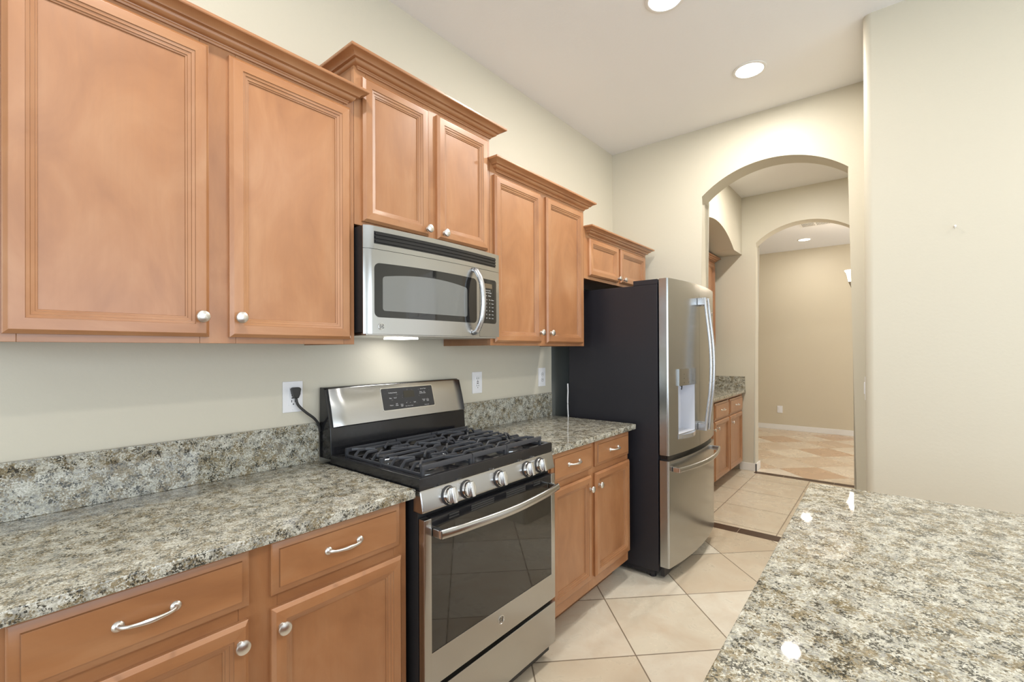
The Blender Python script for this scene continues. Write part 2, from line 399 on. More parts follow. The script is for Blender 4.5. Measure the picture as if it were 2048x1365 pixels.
# hall: left wall with the arched niche, right wall
HY = 1.295
ledge, ap, cx0, cx1 = 2.418, 2.60, 4.06, 5.34
c = (cx0+cx1)/2; a = (cx1-cx0)/2; rise = ap-ledge; r = (a*a+rise*rise)/(2*rise); ph = math.asin(a/r)
arc = [(c+r*math.sin(t), ap-r+r*math.cos(t)) for t in [-ph+2*ph*i/36 for i in range(37)]]
NX0 = 3.86
bm = B()
pts = [(XB, 0), (NX0, 0), (NX0, ledge)]+arc+[(XC, ledge), (XC, 3.06), (XB, 3.06)]
extrude_poly(bm, [(x, HY, z) for x, z in pts], (0, 0.60, 0))
# upper spandrel only: the niche behind is open below the ledge
struct('wall_hall_left', bm, 'wall')
bm = B(); box(bm, NX0-.17, XC, HY+.60, HY+.72, 0, 3.06); struct('wall_niche_back', bm, 'wall')
bm = B(); box(bm, XB, XC, -0.3, -0.18, 0, 3.06); struct('wall_hall_right', bm, 'wall')
# far room walls
bm = B(); box(bm, XE, XE+.1, -2.6, 4.1, 0, 2.985); struct('wall_end', bm, 'wall_far')
bm = B(); box(bm, XD, XE, 4.0, 4.1, 0, 2.985); struct('wall_end_left', bm, 'wall_far')
wall_open('wall_end_right', 'y', -2.6, -2.5, XD, XE, 2.985, 6.4, 8.4, 0.6, 2.4, 'wall_far')
# baseboards
bm = B(); box(bm, XE-.014, XE-.0005, -2.5, 4.0, 0, 0.085, 0.004); struct('baseboard_end', bm, 'white')
bm = B(); box(bm, XC-.013, XC-.0005, 1.155, 1.33, 0, 0.085, 0.003); box(bm, XC-.013, XD+.013, 1.155, 1.1695, 0, 0.085, 0.003); struct('baseboard_hall', bm, 'white')
bm = B(); box(bm, XA-.013, XA-.0005, 1.103, W-.9+.2, 0, 0.085, 0.003) if False else box(bm, XA-.013, XA-.0005, 1.10, 1.7, 0, 0.085, 0.003); struct('baseboard_far', bm, 'white')

# ================================================================= CABINET BUILDERS
def ring_panel(bm, x0, x1, z0, z1, yb, prof, mi_v=0, mi_h=1, mi_c=0, glaze=()):
    """rectangular front built of concentric loops; prof (inset, height above yb, towards -Y)"""
    loops = []
    for ins, h in prof:
        y = yb-h
        loops.append([bm.verts.new((x0+ins, y, z0+ins)), bm.verts.new((x1-ins, y, z0+ins)), bm.verts.new((x1-ins, y, z1-ins)), bm.verts.new((x0+ins, y, z1-ins))])
    for k, (a, b) in enumerate(zip(loops, loops[1:])):
        for i in range(4):
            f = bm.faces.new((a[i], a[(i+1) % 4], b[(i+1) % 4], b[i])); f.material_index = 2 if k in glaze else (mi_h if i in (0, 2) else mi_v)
    bm.faces.new(loops[-1]).material_index = mi_c
    bm.faces.new(list(reversed(loops[0]))).material_index = mi_v
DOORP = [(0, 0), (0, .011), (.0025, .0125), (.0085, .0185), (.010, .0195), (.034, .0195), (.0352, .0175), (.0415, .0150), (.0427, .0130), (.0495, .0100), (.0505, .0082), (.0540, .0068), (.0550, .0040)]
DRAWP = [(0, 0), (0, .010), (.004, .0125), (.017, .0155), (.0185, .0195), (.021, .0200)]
def knob_bm(x, y, z):
    bm = B(); lathe(bm, [(.0085, 0), (.0085, .002), (.0055, .0035), (.005, .010), (.0065, .0125), (.0125, .0145), (.0160, .0175), (.0165, .0195), (.0150, .0225), (.0100, .0250), (.0045, .0262), (0, .0265)], (x, y, z), (0, -1, 0), 28)
    return bm
def pull_bm(xc, y, z, half=0.048):
    bm = B(); pts = [(-1.0, 0.001, 0), (-.93, .012, 0), (-.72, .021, 0), (-.35, .026, 0), (0, .0275, 0), (.35, .026, 0), (.72, .021, 0), (.93, .012, 0), (1.0, .001, 0)]
    path = smooth_path([(xc+p[0]*half, y-p[1], z) for p in pts], 5); n = len(path)
    ra = []
    for i in range(n):
        t = abs(2*i/(n-1)-1); ra.append(.0038+.0034*max(0, (t-.55)/.45)**1.1 + .0016*math.exp(-(t/.25)**2))
    sweep(bm, path, ra, [r*0.8 for r in ra], up=(0, 0, 1), seg=12)
    for s in (-1, 1): lathe(bm, [(.0105, 0), (.0108, .003), (.0085, .006), (.005, .008), (0, .008)], (xc+s*half*1.0, y, z), (0, -1, 0), 20)
    return bm
def cab_door(parent, x0, x1, z0, z1, yb, knob=None, label=None):
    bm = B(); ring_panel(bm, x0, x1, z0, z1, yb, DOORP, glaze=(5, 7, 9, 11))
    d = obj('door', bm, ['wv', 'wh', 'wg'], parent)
    if knob: obj('knob', knob_bm(knob[0], yb-.0195, knob[1]), 'chrome', d, label='satin nickel knob')
    return d
def cab_drawer(parent, x0, x1, z0, z1, yb, pull=True):
    bm = B(); ring_panel(bm, x0, x1, z0, z1, yb, DRAWP, 1, 1, 1, glaze=(3,))
    d = obj('drawer', bm, ['wv', 'wh', 'wg'], parent)
    if pull: obj('handle', pull_bm((x0+x1)/2, yb-.0195, (z0+z1)/2+.001), 'chrome', d, label='satin nickel bow handle')
    return d
CROWN = [(0, 0), (.005, 0), (.006, .005), (.0085, .007), (.0095, .0095), (.016, .0105), (.0215, .0135), (.0245, .018), (.0255, .0225), (.0255, .0245), (.035, .0255), (.0365, .029), (.041, .0335), (.048, .0375), (.054, .0395), (.0585, .0405), (.060, .043), (.060, .050), (0, .050)]
def crown(parent, xl, xr, dl, dr, df, z, yw=W, h=1.0):
    bm = B(); rings = []
    for p, q in CROWN:
        zq = z+q*h
        rings.append([bm.verts.new((xl-p, yw-dl, zq)), bm.verts.new((xl-p, yw-df-p, zq)), bm.verts.new((xr+p, yw-df-p, zq)), bm.verts.new((xr+p, yw-dr, zq))])
    n = len(rings)
    for i in range(n):
        a, b = rings[i], rings[(i+1) % n]
        for k in range(3): bm.faces.new((a[k], a[k+1], b[k+1], b[k])).material_index = 0
    bm.faces.new([r[0] for r in rings]); bm.faces.new([r[3] for r in rings])
    return obj('crown_moulding', bm, ['wh'], parent, angle=28)
def upper(label, x0, x1, z0, ztop, doors, dz0, dz1, knobs, stiles, cr, yw=W, depth=.305, group='maple wall cabinets'):
    """stiles: list of (xa, xb) vertical frame members"""
    yf = yw-depth
    t = thing('wall_cabinet', label, 'cabinet', ((x0+x1)/2, yw, z0), group)
    bm = B(); th = .018
    box(bm, x0, x0+th, yf, yw-.0005, z0, ztop, mi=0); box(bm, x1-th, x1, yf, yw-.0005, z0, ztop, mi=0)
    box(bm, x0+th, x1-th, yf, yw-.0005, z0+.02, z0+.036, mi=0); box(bm, x0+th, x1-th, yf, yw-.0005, ztop-.016, ztop, mi=0)
    box(bm, x0+th, x1-th, yw-.012, yw-.0005, z0+.036, ztop-.016, mi=0)
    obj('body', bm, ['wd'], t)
    bm = B()
    for xa, xb in stiles: box(bm, xa, xb, yf-.020, yf-.0001, z0, ztop, .0012, 0)
    ss = sorted(stiles)
    for (a0, a1), (b0, b1) in zip(ss, ss[1:]):
        box(bm, a1+.0002, b0-.0002, yf-.0198, yf-.0001, z0, z0+.045, .001, 1); box(bm, a1+.0002, b0-.0002, yf-.0198, yf-.0001, ztop-.075, ztop, .001, 1)
    obj('face_frame', bm, ['wv', 'wh'], t)
    for (a, b), k in zip(doors, knobs): cab_door(t, a, b, dz0, dz1, yf-.0202, k)
    if cr: crown(t, *cr, yw=yw)
    return t
DF = .325
# ================================================================= WALL CABINETS
upper('tall two-door maple wall cabinet on the far left, left of the microwave', 0.03, .912, 1.376, 2.262,
      [(.073, .459), (.510, .892)], 1.394, 2.200, [(.437, 1.448), (.533, 1.450)], [(.03, .095), (.440, .530), (.872, .912)], (-.02, .880, DF, DF, DF, 2.214))
upper('raised two-door maple cabinet directly above the microwave, the highest crown moulding', .9135, 1.628, 1.803, 2.405,
      [(.942, 1.245), (1.292, 1.602)], 1.818, 2.335, [(1.232, 1.845), (1.322, 1.845)], [(.9135, .96), (1.225, 1.312), (1.585, 1.628)], (.930, 1.630, 0.001, 0.001, DF, 2.356))
upper('tall two-door maple wall cabinet right of the microwave, above the two right outlets', 1.6295, 2.494, 1.376, 2.262,
      [(1.652, 2.026), (2.078, 2.462)], 1.392, 2.192, [(2.012, 1.447), (2.104, 1.447)], [(1.6295, 1.69), (2.005, 2.10), (2.44, 2.494)], (1.675, 2.494, DF, 0.001, DF, 2.213))
upper('short two-door maple cabinet above the refrigerator', 2.4955, 3.425, 1.797, 2.118,
      [(2.545, 2.942), (2.975, 3.385)], 1.818, 2.055, [(2.925, 1.842), (3.012, 1.842)], [(2.4955, 2.58), (2.92, 3.0), (3.365, 3.425)], (2.556, 3.400, DF, 0.001, DF, 2.072))

# ================================================================= BASE CABINETS
def base_cab(label, x0, x1, drawers, doors, knobs, stiles, yw=W, depth=.585, zt=.883, zd=(.172, .710), zdr=(.743, .874), toe=.10, sideR=True, name='base_cabinet'):
    yf = yw-depth+.020
    t = thing(name, label, 'cabinet', ((x0+x1)/2, yw-depth/2, 0), 'maple base cabinets')
    bm = B(); th = .018; zb = .115
    box(bm, x0, x0+th, yf, yw-.0005, zb, zt); box(bm, x1-th, x1, yf, yw-.0005, zb, zt); box(bm, x0+th, x1-th, yf, yw-.0005, zb, zb+.02)
    box(bm, x0+th, x1-th, yw-.012, yw-.0005, zb+.02, zt)
    obj('body', bm, ['wv'], t)
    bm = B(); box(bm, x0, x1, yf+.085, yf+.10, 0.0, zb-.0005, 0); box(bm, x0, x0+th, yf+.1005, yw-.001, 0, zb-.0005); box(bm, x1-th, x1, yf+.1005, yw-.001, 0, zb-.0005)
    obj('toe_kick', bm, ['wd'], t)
    bm = B()
    for xa, xb in stiles: box(bm, xa, xb, yf-.020, yf-.0001, zb, zt, .0012, 0)
    ss = sorted(stiles)
    for (a0, a1), (b0, b1) in zip(ss, ss[1:]):
        for q0, q1 in ((zb, zb+.06), (zd[1]-.012, zdr[0]+.012), (zt-.025, zt)):
            box(bm, a1+.0002, b0-.0002, yf-.0198, yf-.0001, q0, q1, .001, 1)
    obj('face_frame', bm, ['wv', 'wh'], t)
    for a, b in drawers: cab_drawer(t, a, b, zdr[0], zdr[1], yf-.0202)
    for (a, b), k in zip(doors, knobs): cab_door(t, a, b, zd[0], zd[1], yf-.0202, k)
    return t
base_cab('maple base cabinet with two drawers over two doors, left of the range', 0.02, .932, [(.064, .460), (.511, .900)], [(.064, .458), (.511, .906)],
         [(.437, .663), (.533, .663)], [(.02, .085), (.44, .53), (.885, .932)])
base_cab('maple base cabinet with two drawers over two doors, between range and refrigerator', 1.698, 2.546, [(1.736, 2.106), (2.140, 2.535)], [(1.740, 2.096), (2.137, 2.540)],
         [(2.074, .645), (2.165, .647)], [(1.698, 1.76), (2.085, 2.16), (2.515, 2.546)])
# worktops with backsplash
def worktop(label, x0, x1, splash1, front=.6247):
    t = thing('granite_worktop', label, 'worktop', ((x0+x1)/2, W-.3, .884), 'granite worktops')
    bm = B(); dbox(bm, x0, x1, 0.0005, front, .884, .914, .004); obj('slab', bm, 'granite', t)
    bm = B(); dbox(bm, x0, splash1, 0.0005, .020, .9142, 1.067, .002); obj('backsplash', bm, 'granite', t)
worktop('speckled granite worktop with backsplash on the left, in front of the plugged outlet', -.9, .942, .942)
worktop('short speckled granite worktop with backsplash between range and refrigerator', 1.694, 2.580, 2.590)
# neighbouring base and wall cabinets that continue the run out of the frame
base_cab('maple base cabinet continuing the left worktop run', -.9, .0185, [(-.87, -.46), (-.42, -.01)], [(-.87, -.46), (-.42, -.01)],
         [(-.48, .663), (-.40, .663)], [(-.9, -.84), (-.47, -.41), (-.04, .0185)])

# island with granite top in the foreground
t = thing('kitchen_island', 'speckled granite-topped kitchen island in the right foreground', 'island', (.5, -.35, 0))
bm = B(); vs = extrude_poly(bm, [(-.9, .180, .884), (-.9, -1.05, .884), (1.804, -1.05, .884), (1.800, .208, .884)], (0, 0, .030))
bmesh.ops.bevel(bm, geom=list(bm.edges), offset=.004, segments=2, profile=.5, affect='EDGES'); obj('worktop', bm, 'granite', t)
bm = B(); box(bm, -.86, 1.765, -.75, .140, .10, .8835); box(bm, -.82, 1.70, -.70, .08, 0, .0995); obj('body', bm, 'wv', t)

# ================================================================= GAS RANGE
GX0, GX1 = .950, 1.686; GC = (GX0+GX1)/2
g = thing('gas_range', 'stainless and black gas range with five burner knobs between the worktops', 'range', (GC, W-.33, 0))
bm = B(); dbox(bm, GX0+.004, GX1-.004, .03, .618, .03, .905, .002)
for x in (GX0+.05, GX1-.05):
    for d in (.08, .56): lathe(bm, [(.016, 0), (.016, .031)], (x, W-d, 0), (0, 0, 1), 14)
obj('body', bm, 'blackm', g)
# cooktop: sunk pan with raised rim
bm = B()
def rect_loop(i, z, back=0.0): return [bm.verts.new(p) for p in ((GX0-.002+i, W-.634+i, z), (GX1+.002-i, W-.634+i, z), (GX1+.002-i, W-.098-i*.6, z), (GX0-.002+i, W-.098-i*.6, z))]
L = [rect_loop(i, z) for i, z in ((.004, .9055), (.001, .9065), (.0, .910), (.0, .941), (.0012, .9445), (.004, .946), (.020, .9445), (.024, .943), (.030, .930), (.034, .9275))]
for p, q_ in zip(L, L[1:]):
    for k in range(4): bm.faces.new((p[k], p[(k+1) % 4], q_[(k+1) % 4], q_[k]))
bm.faces.new(L[-1]); bm.faces.new(list(reversed(L[0])))
obj('cooktop', bm, 'black', g)
# burners
burn = [(1.085, .25, .045), (1.085, .49, .052), (GC, .365, .058), (1.552, .25, .040), (1.552, .49, .048)]
for bx_, bd, br in burn:
    bm = B(); lathe(bm, [(br+.022, 0), (br+.020, .003), (br+.006, .005), (br+.003, .012), (br-.004, .013), (br-.004, .015), (br, .016), (br, .021), (br-.008, .024), (0, .0245)], (bx_, W-bd, .9262), (0, 0, 1), 32)
    bu = obj('burner', bm, 'blackm', g)
    bm = B(); lathe(bm, [(br+.004, .0058), (br+.006, .0065), (br+.006, .011), (br+.0035, .0122), (br+.0032, .0060)], (bx_, W-bd, .9262), (0, 0, 1), 32)
    obj('burner_ring', bm, 'bright', bu, label='bare aluminium burner ring')
# grates
def bar(bm, p, q, h=.0075, w=.0055):
    sweep(bm, [p, q], h, w, seg=8, square=True)
def grate(x0, x1, centers):
    bm = B(); zt = .966; y = lambda d: W-d; d0, d1 = .145, .598
    def foot(x, d): sweep(bm, [(x, y(d), .9272), (x, y(d), zt)], .006, .006, up=(1, 0, 0), seg=8, square=True)
    # side and end rails
    for x in (x0, x1):
        bar(bm, (x, y(d0), zt-.022), (x, y(d1), zt-.022), .0055, .0045)
    for d in (d0, d1): bar(bm, (x0-.004, y(d), zt), (x1+.004, y(d), zt), .009, .0065)
    for x in (x0, x1):
        for d in (d0, (d0+d1)/2, d1): foot(x, d)
    n = 8
    for i in range(1, n):
        d = d0+(d1-d0)*i/n
        near = [c for c in centers if abs(c[1]-d) < .045]
        zb = zt+.004
        if near:
            cx_, cd, gap = near[0]
            segs = [(x0, cx_-gap), (cx_+gap, x1)]
        else: segs = [(x0, x1)]
        for a, b in segs:
            if b-a < .02: continue
            s = .018
            pts = [(a, y(d), zt-.024), (a+(.003 if a == x0 else 0), y(d), zt-.012 if a == x0 else zb), (a+(s if a == x0 else .001), y(d), zb), (b-(s if b == x1 else .001), y(d), zb), (b-(.003 if b == x1 else 0), y(d), zt-.012 if b == x1 else zb), (b, y(d), zt-.024)]
            if a != x0: pts = pts[2:]
            if b != x1: pts = pts[:-2]
            sweep(bm, pts, .0050, .0042, seg=8, square=True)
    for cx_, cd, gap in centers:
        for sx in (-1, 1):
            for sd in (-1, 1):
                p0 = (cx_+sx*.022, y(cd+sd*.020), zt+.003); p1 = (cx_+sx*.075, y(cd+sd*.075), zt+.004)
                p2 = (cx_+sx*.115, y(cd+sd*.085), zt+.003)
                p2 = (min(max(p2[0], x0+.01), x1-.01), p2[1], p2[2]); p1 = (min(max(p1[0], x0+.008), x1-.008), p1[1], p1[2])
                sweep(bm, [p0, p1, p2], .0052, .0042, seg=8, square=True)
    return obj('grate', bm, 'iron', g)
grate(GX0+.040, 1.214, [(1.085, .25, .035), (1.085, .49, .035)])
grate(1.226, 1.410, [(GC, .365, .045)])
grate(1.422, GX1-.040, [(1.552, .25, .032), (1.552, .49, .032)])
# backguard
bm = B()
extrude_poly(bm, [(GX0, W-.012, .9262), (GX0, W-.084, .9262), (GX0, W-.100, .945), (GX0, W-.092, 1.05), (GX0, W-.050, 1.200), (GX0, W-.040, 1.207), (GX0, W-.012, 1.207)], (GX1-GX0, 0, 0))
bmesh.ops.bevel(bm, geom=[e for e in bm.edges], offset=.003, segments=2, profile=.5, affect='EDGES')
obj('backguard', bm, 'black', g, label='black upstand behind the burners')
# steel fascia, gently bowed, tilted
def tilt_pt(x, s, off):   # s 0 bottom .. 1 top along the slope
    d = .104+(.062-.104)*s; z = 1.052+(1.2055-1.052)*s
    n = Vector((0, -(1.2055-1.052), -(.104-.062)*-1)).normalized()
    return Vector((x, W-d, z))+Vector((0, -.964, .265))*off
TILT = math.atan2(.042, .1535)
def on_fascia(x, s, off): 
    p = tilt_pt(x, s, .0105+off); return Matrix.Translation(p) @ Matrix.Rotation(math.pi/2-TILT, 4, 'X')
bm = B(); NXX = 24; rows = [(0, -.012), (0, .0), (.02, .004), (.5, .006), (.97, .004), (1.0, 0.0), (1.0, -.012)]
grid = []
for i in range(NXX+1):
    u = i/NXX; x = GX0+.012+(GX1-GX0-.014)*u; e = min(u, 1-u)
    edge = -.010*max(0, 1-e/.03)**2
    grid.append([bm.verts.new(tilt_pt(x, s, o+edge+.004*(1-(2*u-1)**2))) for s, o in rows])
for a, b in zip(grid, grid[1:]):
    for k in range(len(rows)-1): bm.faces.new((a[k], b[k], b[k+1], a[k+1]))
bm.faces.new(grid[0]); bm.faces.new(list(reversed(grid[-1])))
bmesh.ops.recalc_face_normals(bm, faces=bm.faces)
text_into(bm, 'Adora', .013, on_fascia(1.355, .095, -.0045), .0006, 1)
fas = obj('fascia', bm, ['steel', 'dprint'], g, 50, label='brushed steel control fascia')
def rounded_plate(bm, w, h, r, t, Mx, mi=0):
    pts = []
    for cx_, cy_, a0 in ((w/2-r, h/2-r, 0), (-w/2+r, h/2-r, 90), (-w/2+r, -h/2+r, 180), (w/2-r, -h/2+r, 270)):
        for k in range(6):
            a = math.radians(a0+90*k/5); pts.append((cx_+r*math.cos(a), cy_+r*math.sin(a), 0))
    A, Bv = extrude_poly(bm, pts, (0, 0, t), mi)
    for v in A+Bv: v.co = Mx @ v.co
PXC, PS = 1.335, .56
bm = B(); rounded_plate(bm, .292, .102, .007, .003, on_fascia(PXC, PS, -.0035)); fr_ = obj('bezel', bm, 'bright', g)
bm = B(); rounded_plate(bm, .286, .096, .006, .003, on_fascia(PXC, PS, -.0028))
def ft(s, dx, ds, size): text_into(bm, s, size, on_fascia(PXC+dx, PS+ds, .0005), .0001, 1)
ft('Cooking Controls', -.085, .17, .0062)
for s, dx, ds in (('Bake', -.10, .02), ('Broil', -.075, .02), ('Warm', -.10, -.18), ('Self\nClean', -.072, -.17), ('Oven\nLight', -.045, -.20), ('+', -.018, -.15), ('–', .002, -.15), ('Start', .028, -.15), ('Timer\nOn/Off', .072, .11), ('Set\nClock', .092, .11), ('Cancel\nOff', .082, -.12), ('Delay\nStart', .105, -.13)):
    ft(s, dx, ds, .0066 if s not in '+–' else .009)
ft('Kitchen Timer', .088, .22, .0058); ft('Enter Time or Temp', -.006, -.24, .005); ft('Control Lock', .095, -.26, .005)
cp = obj('control_panel', bm, ['panel', 'print'], g, label='black touch control panel')
bm = B(); rounded_plate(bm, .060, .030, .001, .0006, on_fascia(PXC+.002, PS+.10, .0003)); obj('display', bm, 'lcd', cp)
# control fascia with knobs (front)
bm = B()
prof = [(.60, .905), (.633, .905), (.637, .900), (.649, .845), (.648, .838), (.640, .834), (.60, .834)]
extrude_poly(bm, [(GX0-.001, W-d, z) for d, z in prof], (GX1-GX0+.002, 0, 0))
bmesh.ops.bevel(bm, geom=[e for e in bm.edges if abs(e.verts[0].co.x-e.verts[1].co.x) < 1e-5], offset=.004, segments=3, profile=.5, affect='EDGES')
bmesh.ops.recalc_face_normals(bm, faces=bm.faces)
for kx in (1.064, 1.150, 1.322, 1.496, 1.582):
    for dx in (-.022, .012): text_into(bm, '.', .022, Matrix.Translation((kx+dx, W-.6395, .8975)) @ Matrix.Rotation(math.pi/2-.21, 4, 'X'), .0006, 1)
kp = obj('knob_panel', bm, ['steel', 'dprint'], g, 40)
for kx in (1.064, 1.150, 1.322, 1.496, 1.582):
    o = Vector((kx, W-.6435, .868)); ax = Vector((0, -.977, .213))
    bm = B(); lathe(bm, [(.0325, 0), (.0325, .002), (.0305, .003)], o, ax, 32, 1)
    lathe(bm, [(.0285, .002), (.0285, .0105), (.0272, .0120), (.0272, .018), (.0255, .0215), (.0240, .0220), (0, .0220)], o, ax, 32, 0)
    q = ax.to_track_quat('Z', 'Y')
    # raised finger grip
    vs = box(bm, -.0088, .0088, -.0262, .0262, .0200, .0335, .003, 0)
    allv = [v for v in bm.verts if abs(v.co.x) < .03 and abs(v.co.y) < .05 and v.co.z < .06]
    rot = Matrix.Rotation(0.0, 3, 'Z')
    for v in allv: v.co = o + q @ (rot @ Vector((v.co.x, v.co.y, v.co.z)))
    bmesh.ops.recalc_face_normals(bm, faces=bm.faces)
    kn = obj('knob', bm, ['bright', 'blackm'], g, 30)
# oven door
DX0, DX1 = GX0+.003, GX1-.001
bm = B(); gz0, gz1 = .383, .792; gx0, gx1 = .984, 1.656
box(bm, DX0, gx0, W-.652, W-.622, .274, .816, .004); box(bm, gx1, DX1, W-.652, W-.622, .274, .816, .004)
box(bm, gx0-.004, gx1+.004, W-.651, W-.622, .274, gz0, .001)
dr = obj('oven_door', bm, 'steel', g)
bm = B(); box(bm, gx0+.0002, gx1-.0002, W-.6495, W-.625, gz0+.0005, .786, .001); obj('glass', bm, 'glass', dr, label='dark glass oven window')
bm = B(); extrude_poly(bm, [(gx0+.0005, W-.6495, .7865), (gx0+.0005, W-.625, .7865), (gx0+.0005, W-.624, .818), (gx0+.0005, W-.640, .818), (gx0+.0005, W-.6495, .812)], (gx1-gx0-.001, 0, 0))
def slot(xa, xb, z):
    box(bm, xa, xb, W-.6515, W-.6497, z-.0028, z+.0028, 0, 1)
for z in (.8045, .7955):
    slot(1.060, 1.105, z); slot(1.53, 1.575, z)
for z in (.8065, .799, .7915):
    slot(1.165, 1.285, z); slot(1.355, 1.475, z)
obj('vent_trim', bm, ['black', 'slot'], dr)
bm = B()
hp = smooth_path([(.990, W-.688, .769), (1.10, W-.706, .769), (GC, W-.722, .769), (1.54, W-.706, .769), (1.652, W-.688, .769)], 8)
sweep(bm, hp, .0155, .010, up=(0, 0, 1), seg=16, square=False)
hd = obj('handle', bm, 'steel', dr, label='bowed steel bar handle')
for x in (.996, 1.646):
    bm = B(); box(bm, x-.010, x+.010, W-.690, W-.6497, .755, .783, .004); obj('handle_bracket', bm, 'bright', hd)
def emblem(parent, Mx, r, tick=0.0006):
    bm = B()
    lathe(bm, [(r, 0), (r, tick*1.5), (r*.94, tick*2), (r*.86, tick*2), (r*.84, tick)], (0, 0, 0), (0, 0, 1), 32, 0); 
    lathe(bm, [(r*.83, 0), (r*.83, tick*1.2), (0, tick*1.2)], (0, 0, 0), (0, 0, 1), 32, 1)
    text_into(bm, 'GE', r*1.05, Matrix.Translation((0, 0, tick*1.5)), tick*.6, 2)
    for k in range(4):
        a = math.pi/4+k*math.pi/2
        pth = [Vector((r*.72*math.cos(a+t), r*.72*math.sin(a+t), tick*1.7)) for t in (-.45, -.15, .15, .45)]
        sweep(bm, pth, r*.045, r*.045, seg=6, mi=2)
    for v in bm.verts: v.co = Mx @ v.co
    return obj('emblem', bm, ['bright', 'steel', 'dprint'], parent, label='round monogram badge')
emblem(dr, face_M(1.322, W-.6512, .338), .0165)
# storage drawer
bm = B(); dbox(bm, DX0, DX1, .620, .651, .080, .256, .003); obj('storage_drawer', bm, 'steel', g)
bm = B(); dbox(bm, DX0+.004, DX1-.004, .60, .628, .2562, .2738); obj('drawer_recess', bm, 'black', g)

# ================================================================= MICROWAVE
MX0, MX1 = .918, 1.626; MZ0, MZ1 = 1.413, 1.794; MC = (MX0+MX1)/2
m = thing('microwave', 'stainless over-the-range microwave under the highest cabinet', 'microwave', (MC, W-.2, MZ0))
bm = B(); dbox(bm, MX0+.002, MX1-.002, .0005, .366, MZ0+.006, MZ1, .002)
for z in (1.47, 1.73): lathe(bm, [(.003, 0), (.003, .0012), (0, .0015)], (MX0+.002, W-.325, z), (-1, 0, 0), 10)
obj('body', bm, 'blackm', m)
def mfront(x): 
    u = (x-MC)/((MX1-MX0)/2); return .383+.020*(1-u*u)
def curved(bm, x0, x1, z0, z1, off0, off1, mi=0, n=20, fz=None, edge=0.0):
    """curved slab following the microwave front between x0,x1; off = offset from front curve; fz optional (u)->(z0,z1)"""
    cols = []
    for i in range(n+1):
        u = i/n if fz is None else (1-math.cos(math.pi*i/n))/2
        x = x0+(x1-x0)*u; a, b = (z0, z1) if fz is None else fz(x)
        e = 0
        if edge: 
            dx = min(x-x0, 1e9); e = edge*max(0, 1-dx/edge)**2
        yb = W-mfront(x)-off0; yf = W-mfront(x)-off1+e
        cols.append([bm.verts.new((x, yb, a)), bm.verts.new((x, yf, a)), bm.verts.new((x, yf, b)), bm.verts.new((x, yb, b))])
    for p, q_ in zip(cols, cols[1:]):
        for k in range(4):
            f = bm.faces.new((p[k], q_[k], q_[(k+1) % 4], p[(k+1) % 4])); f.material_index = mi
    bm.faces.new(cols[0]).material_index = mi; bm.faces.new(list(reversed(cols[-1]))).material_index = mi
SEAMZ = 1.712; SEAMX = 1.482
bm = B(); curved(bm, MX0, MX1, SEAMZ+.0015, MZ1, -.016, 0, edge=.012, n=40)
tg_ = obj('top_grille', bm, 'steel', m, 40)
bm = B(); curved(bm, .952, 1.598, 1.732, 1.776, -.012, .0006)
for z in (1.741, 1.754, 1.767): curved(bm, .955, 1.595, z-.0035, z+.0035, .0004, .0052, n=24)
obj('vent_louvre', bm, 'black', tg_)
bm = B(); curved(bm, MX0, SEAMX-.001, MZ0, SEAMZ, -.016, 0, edge=.012, n=40)
md = obj('door', bm, 'steel', m, 40)
def rc(x0, x1, z0, z1, r, top=0.0):
    def f(x):
        e = min(x-x0, x1-x); k = r-math.sqrt(max(0, r*r-(r-e)**2)) if e < r else 0
        u = (x-x0)/(x1-x0)
        return z0+k, z1-k-top*(2*u-1)**2
    return f
bm = B(); curved(bm, .953, 1.462, 0, 0, -.004, .0008, fz=rc(.953, 1.462, 1.472, 1.668, .02, .004), n=48); obj('window_surround', bm, 'glassm', md)
bm = B(); curved(bm, .985, 1.400, 0, 0, .0004, .0012, fz=rc(.985, 1.400, 1.496, 1.636, .010, .018), n=48); obj('window', bm, 'screen', md, label='grey mesh window')
bm = B(); hx = 1.440
pth = smooth_path([(hx, W-mfront(hx)-.002, 1.702), (hx+.004, W-mfront(hx)-.020, 1.690), (hx+.008, W-mfront(hx)-.042, 1.640), (hx+.010, W-mfront(hx)-.050, 1.565), (hx+.008, W-mfront(hx)-.042, 1.490), (hx+.004, W-mfront(hx)-.020, 1.440), (hx, W-mfront(hx)-.002, 1.428)], 6)
sweep(bm, pth, .010, .0135, up=(0, -1, 0), seg=14); obj('handle', bm, 'handle', md, label='bowed silver handle')
emblem(md, face_M(.980, W-mfront(.980)-.0004, 1.440, yaw=-.05), .0125)
bm = B(); curved(bm, SEAMX+.0008, MX1, MZ0+.002, SEAMZ, -.016, 0, n=12); kpn = obj('keypad_panel', bm, 'steel', m, 40)
bm = B(); curved(bm, 1.494, 1.603, 0, 0, -.003, .0012, fz=rc(1.485, 1.603, 1.474, 1.672, .014), n=30)
def kt(s, x, z, size): text_into(bm, s, size, face_M(x, W-mfront(x)-.0014, z, yaw=.075), .0002, 1)
for i, r_ in enumerate((('Popcorn', 'Beverage'), ('Potato', 'Reheat'))):
    for j, s in enumerate(r_): kt(s, 1.522+.030*j, 1.612-.014*i, .0072)
for i, r_ in enumerate((('Cook', 'Auto', 'Time', 'Defrost'), ('1', '2', '3', 'Power'), ('4', '5', '6', 'Level'), ('7', '8', '9', 'Help'), ('Vent', '0', 'Light', 'Timer'), ('Clear', 'Off', 'Start', 'Pause'))):
    for j, s in enumerate(r_): kt(s, 1.508+.022*j, 1.580-.0165*i, .0095 if s.isdigit() else .0062)
kt('Convenience Cooking', 1.535, 1.622, .005)
kb = obj('keypad', bm, ['glassm', 'print'], kpn)
MT['amber'] = plain('display_amber', (0.16, 0.12, 0.075), 0.2)
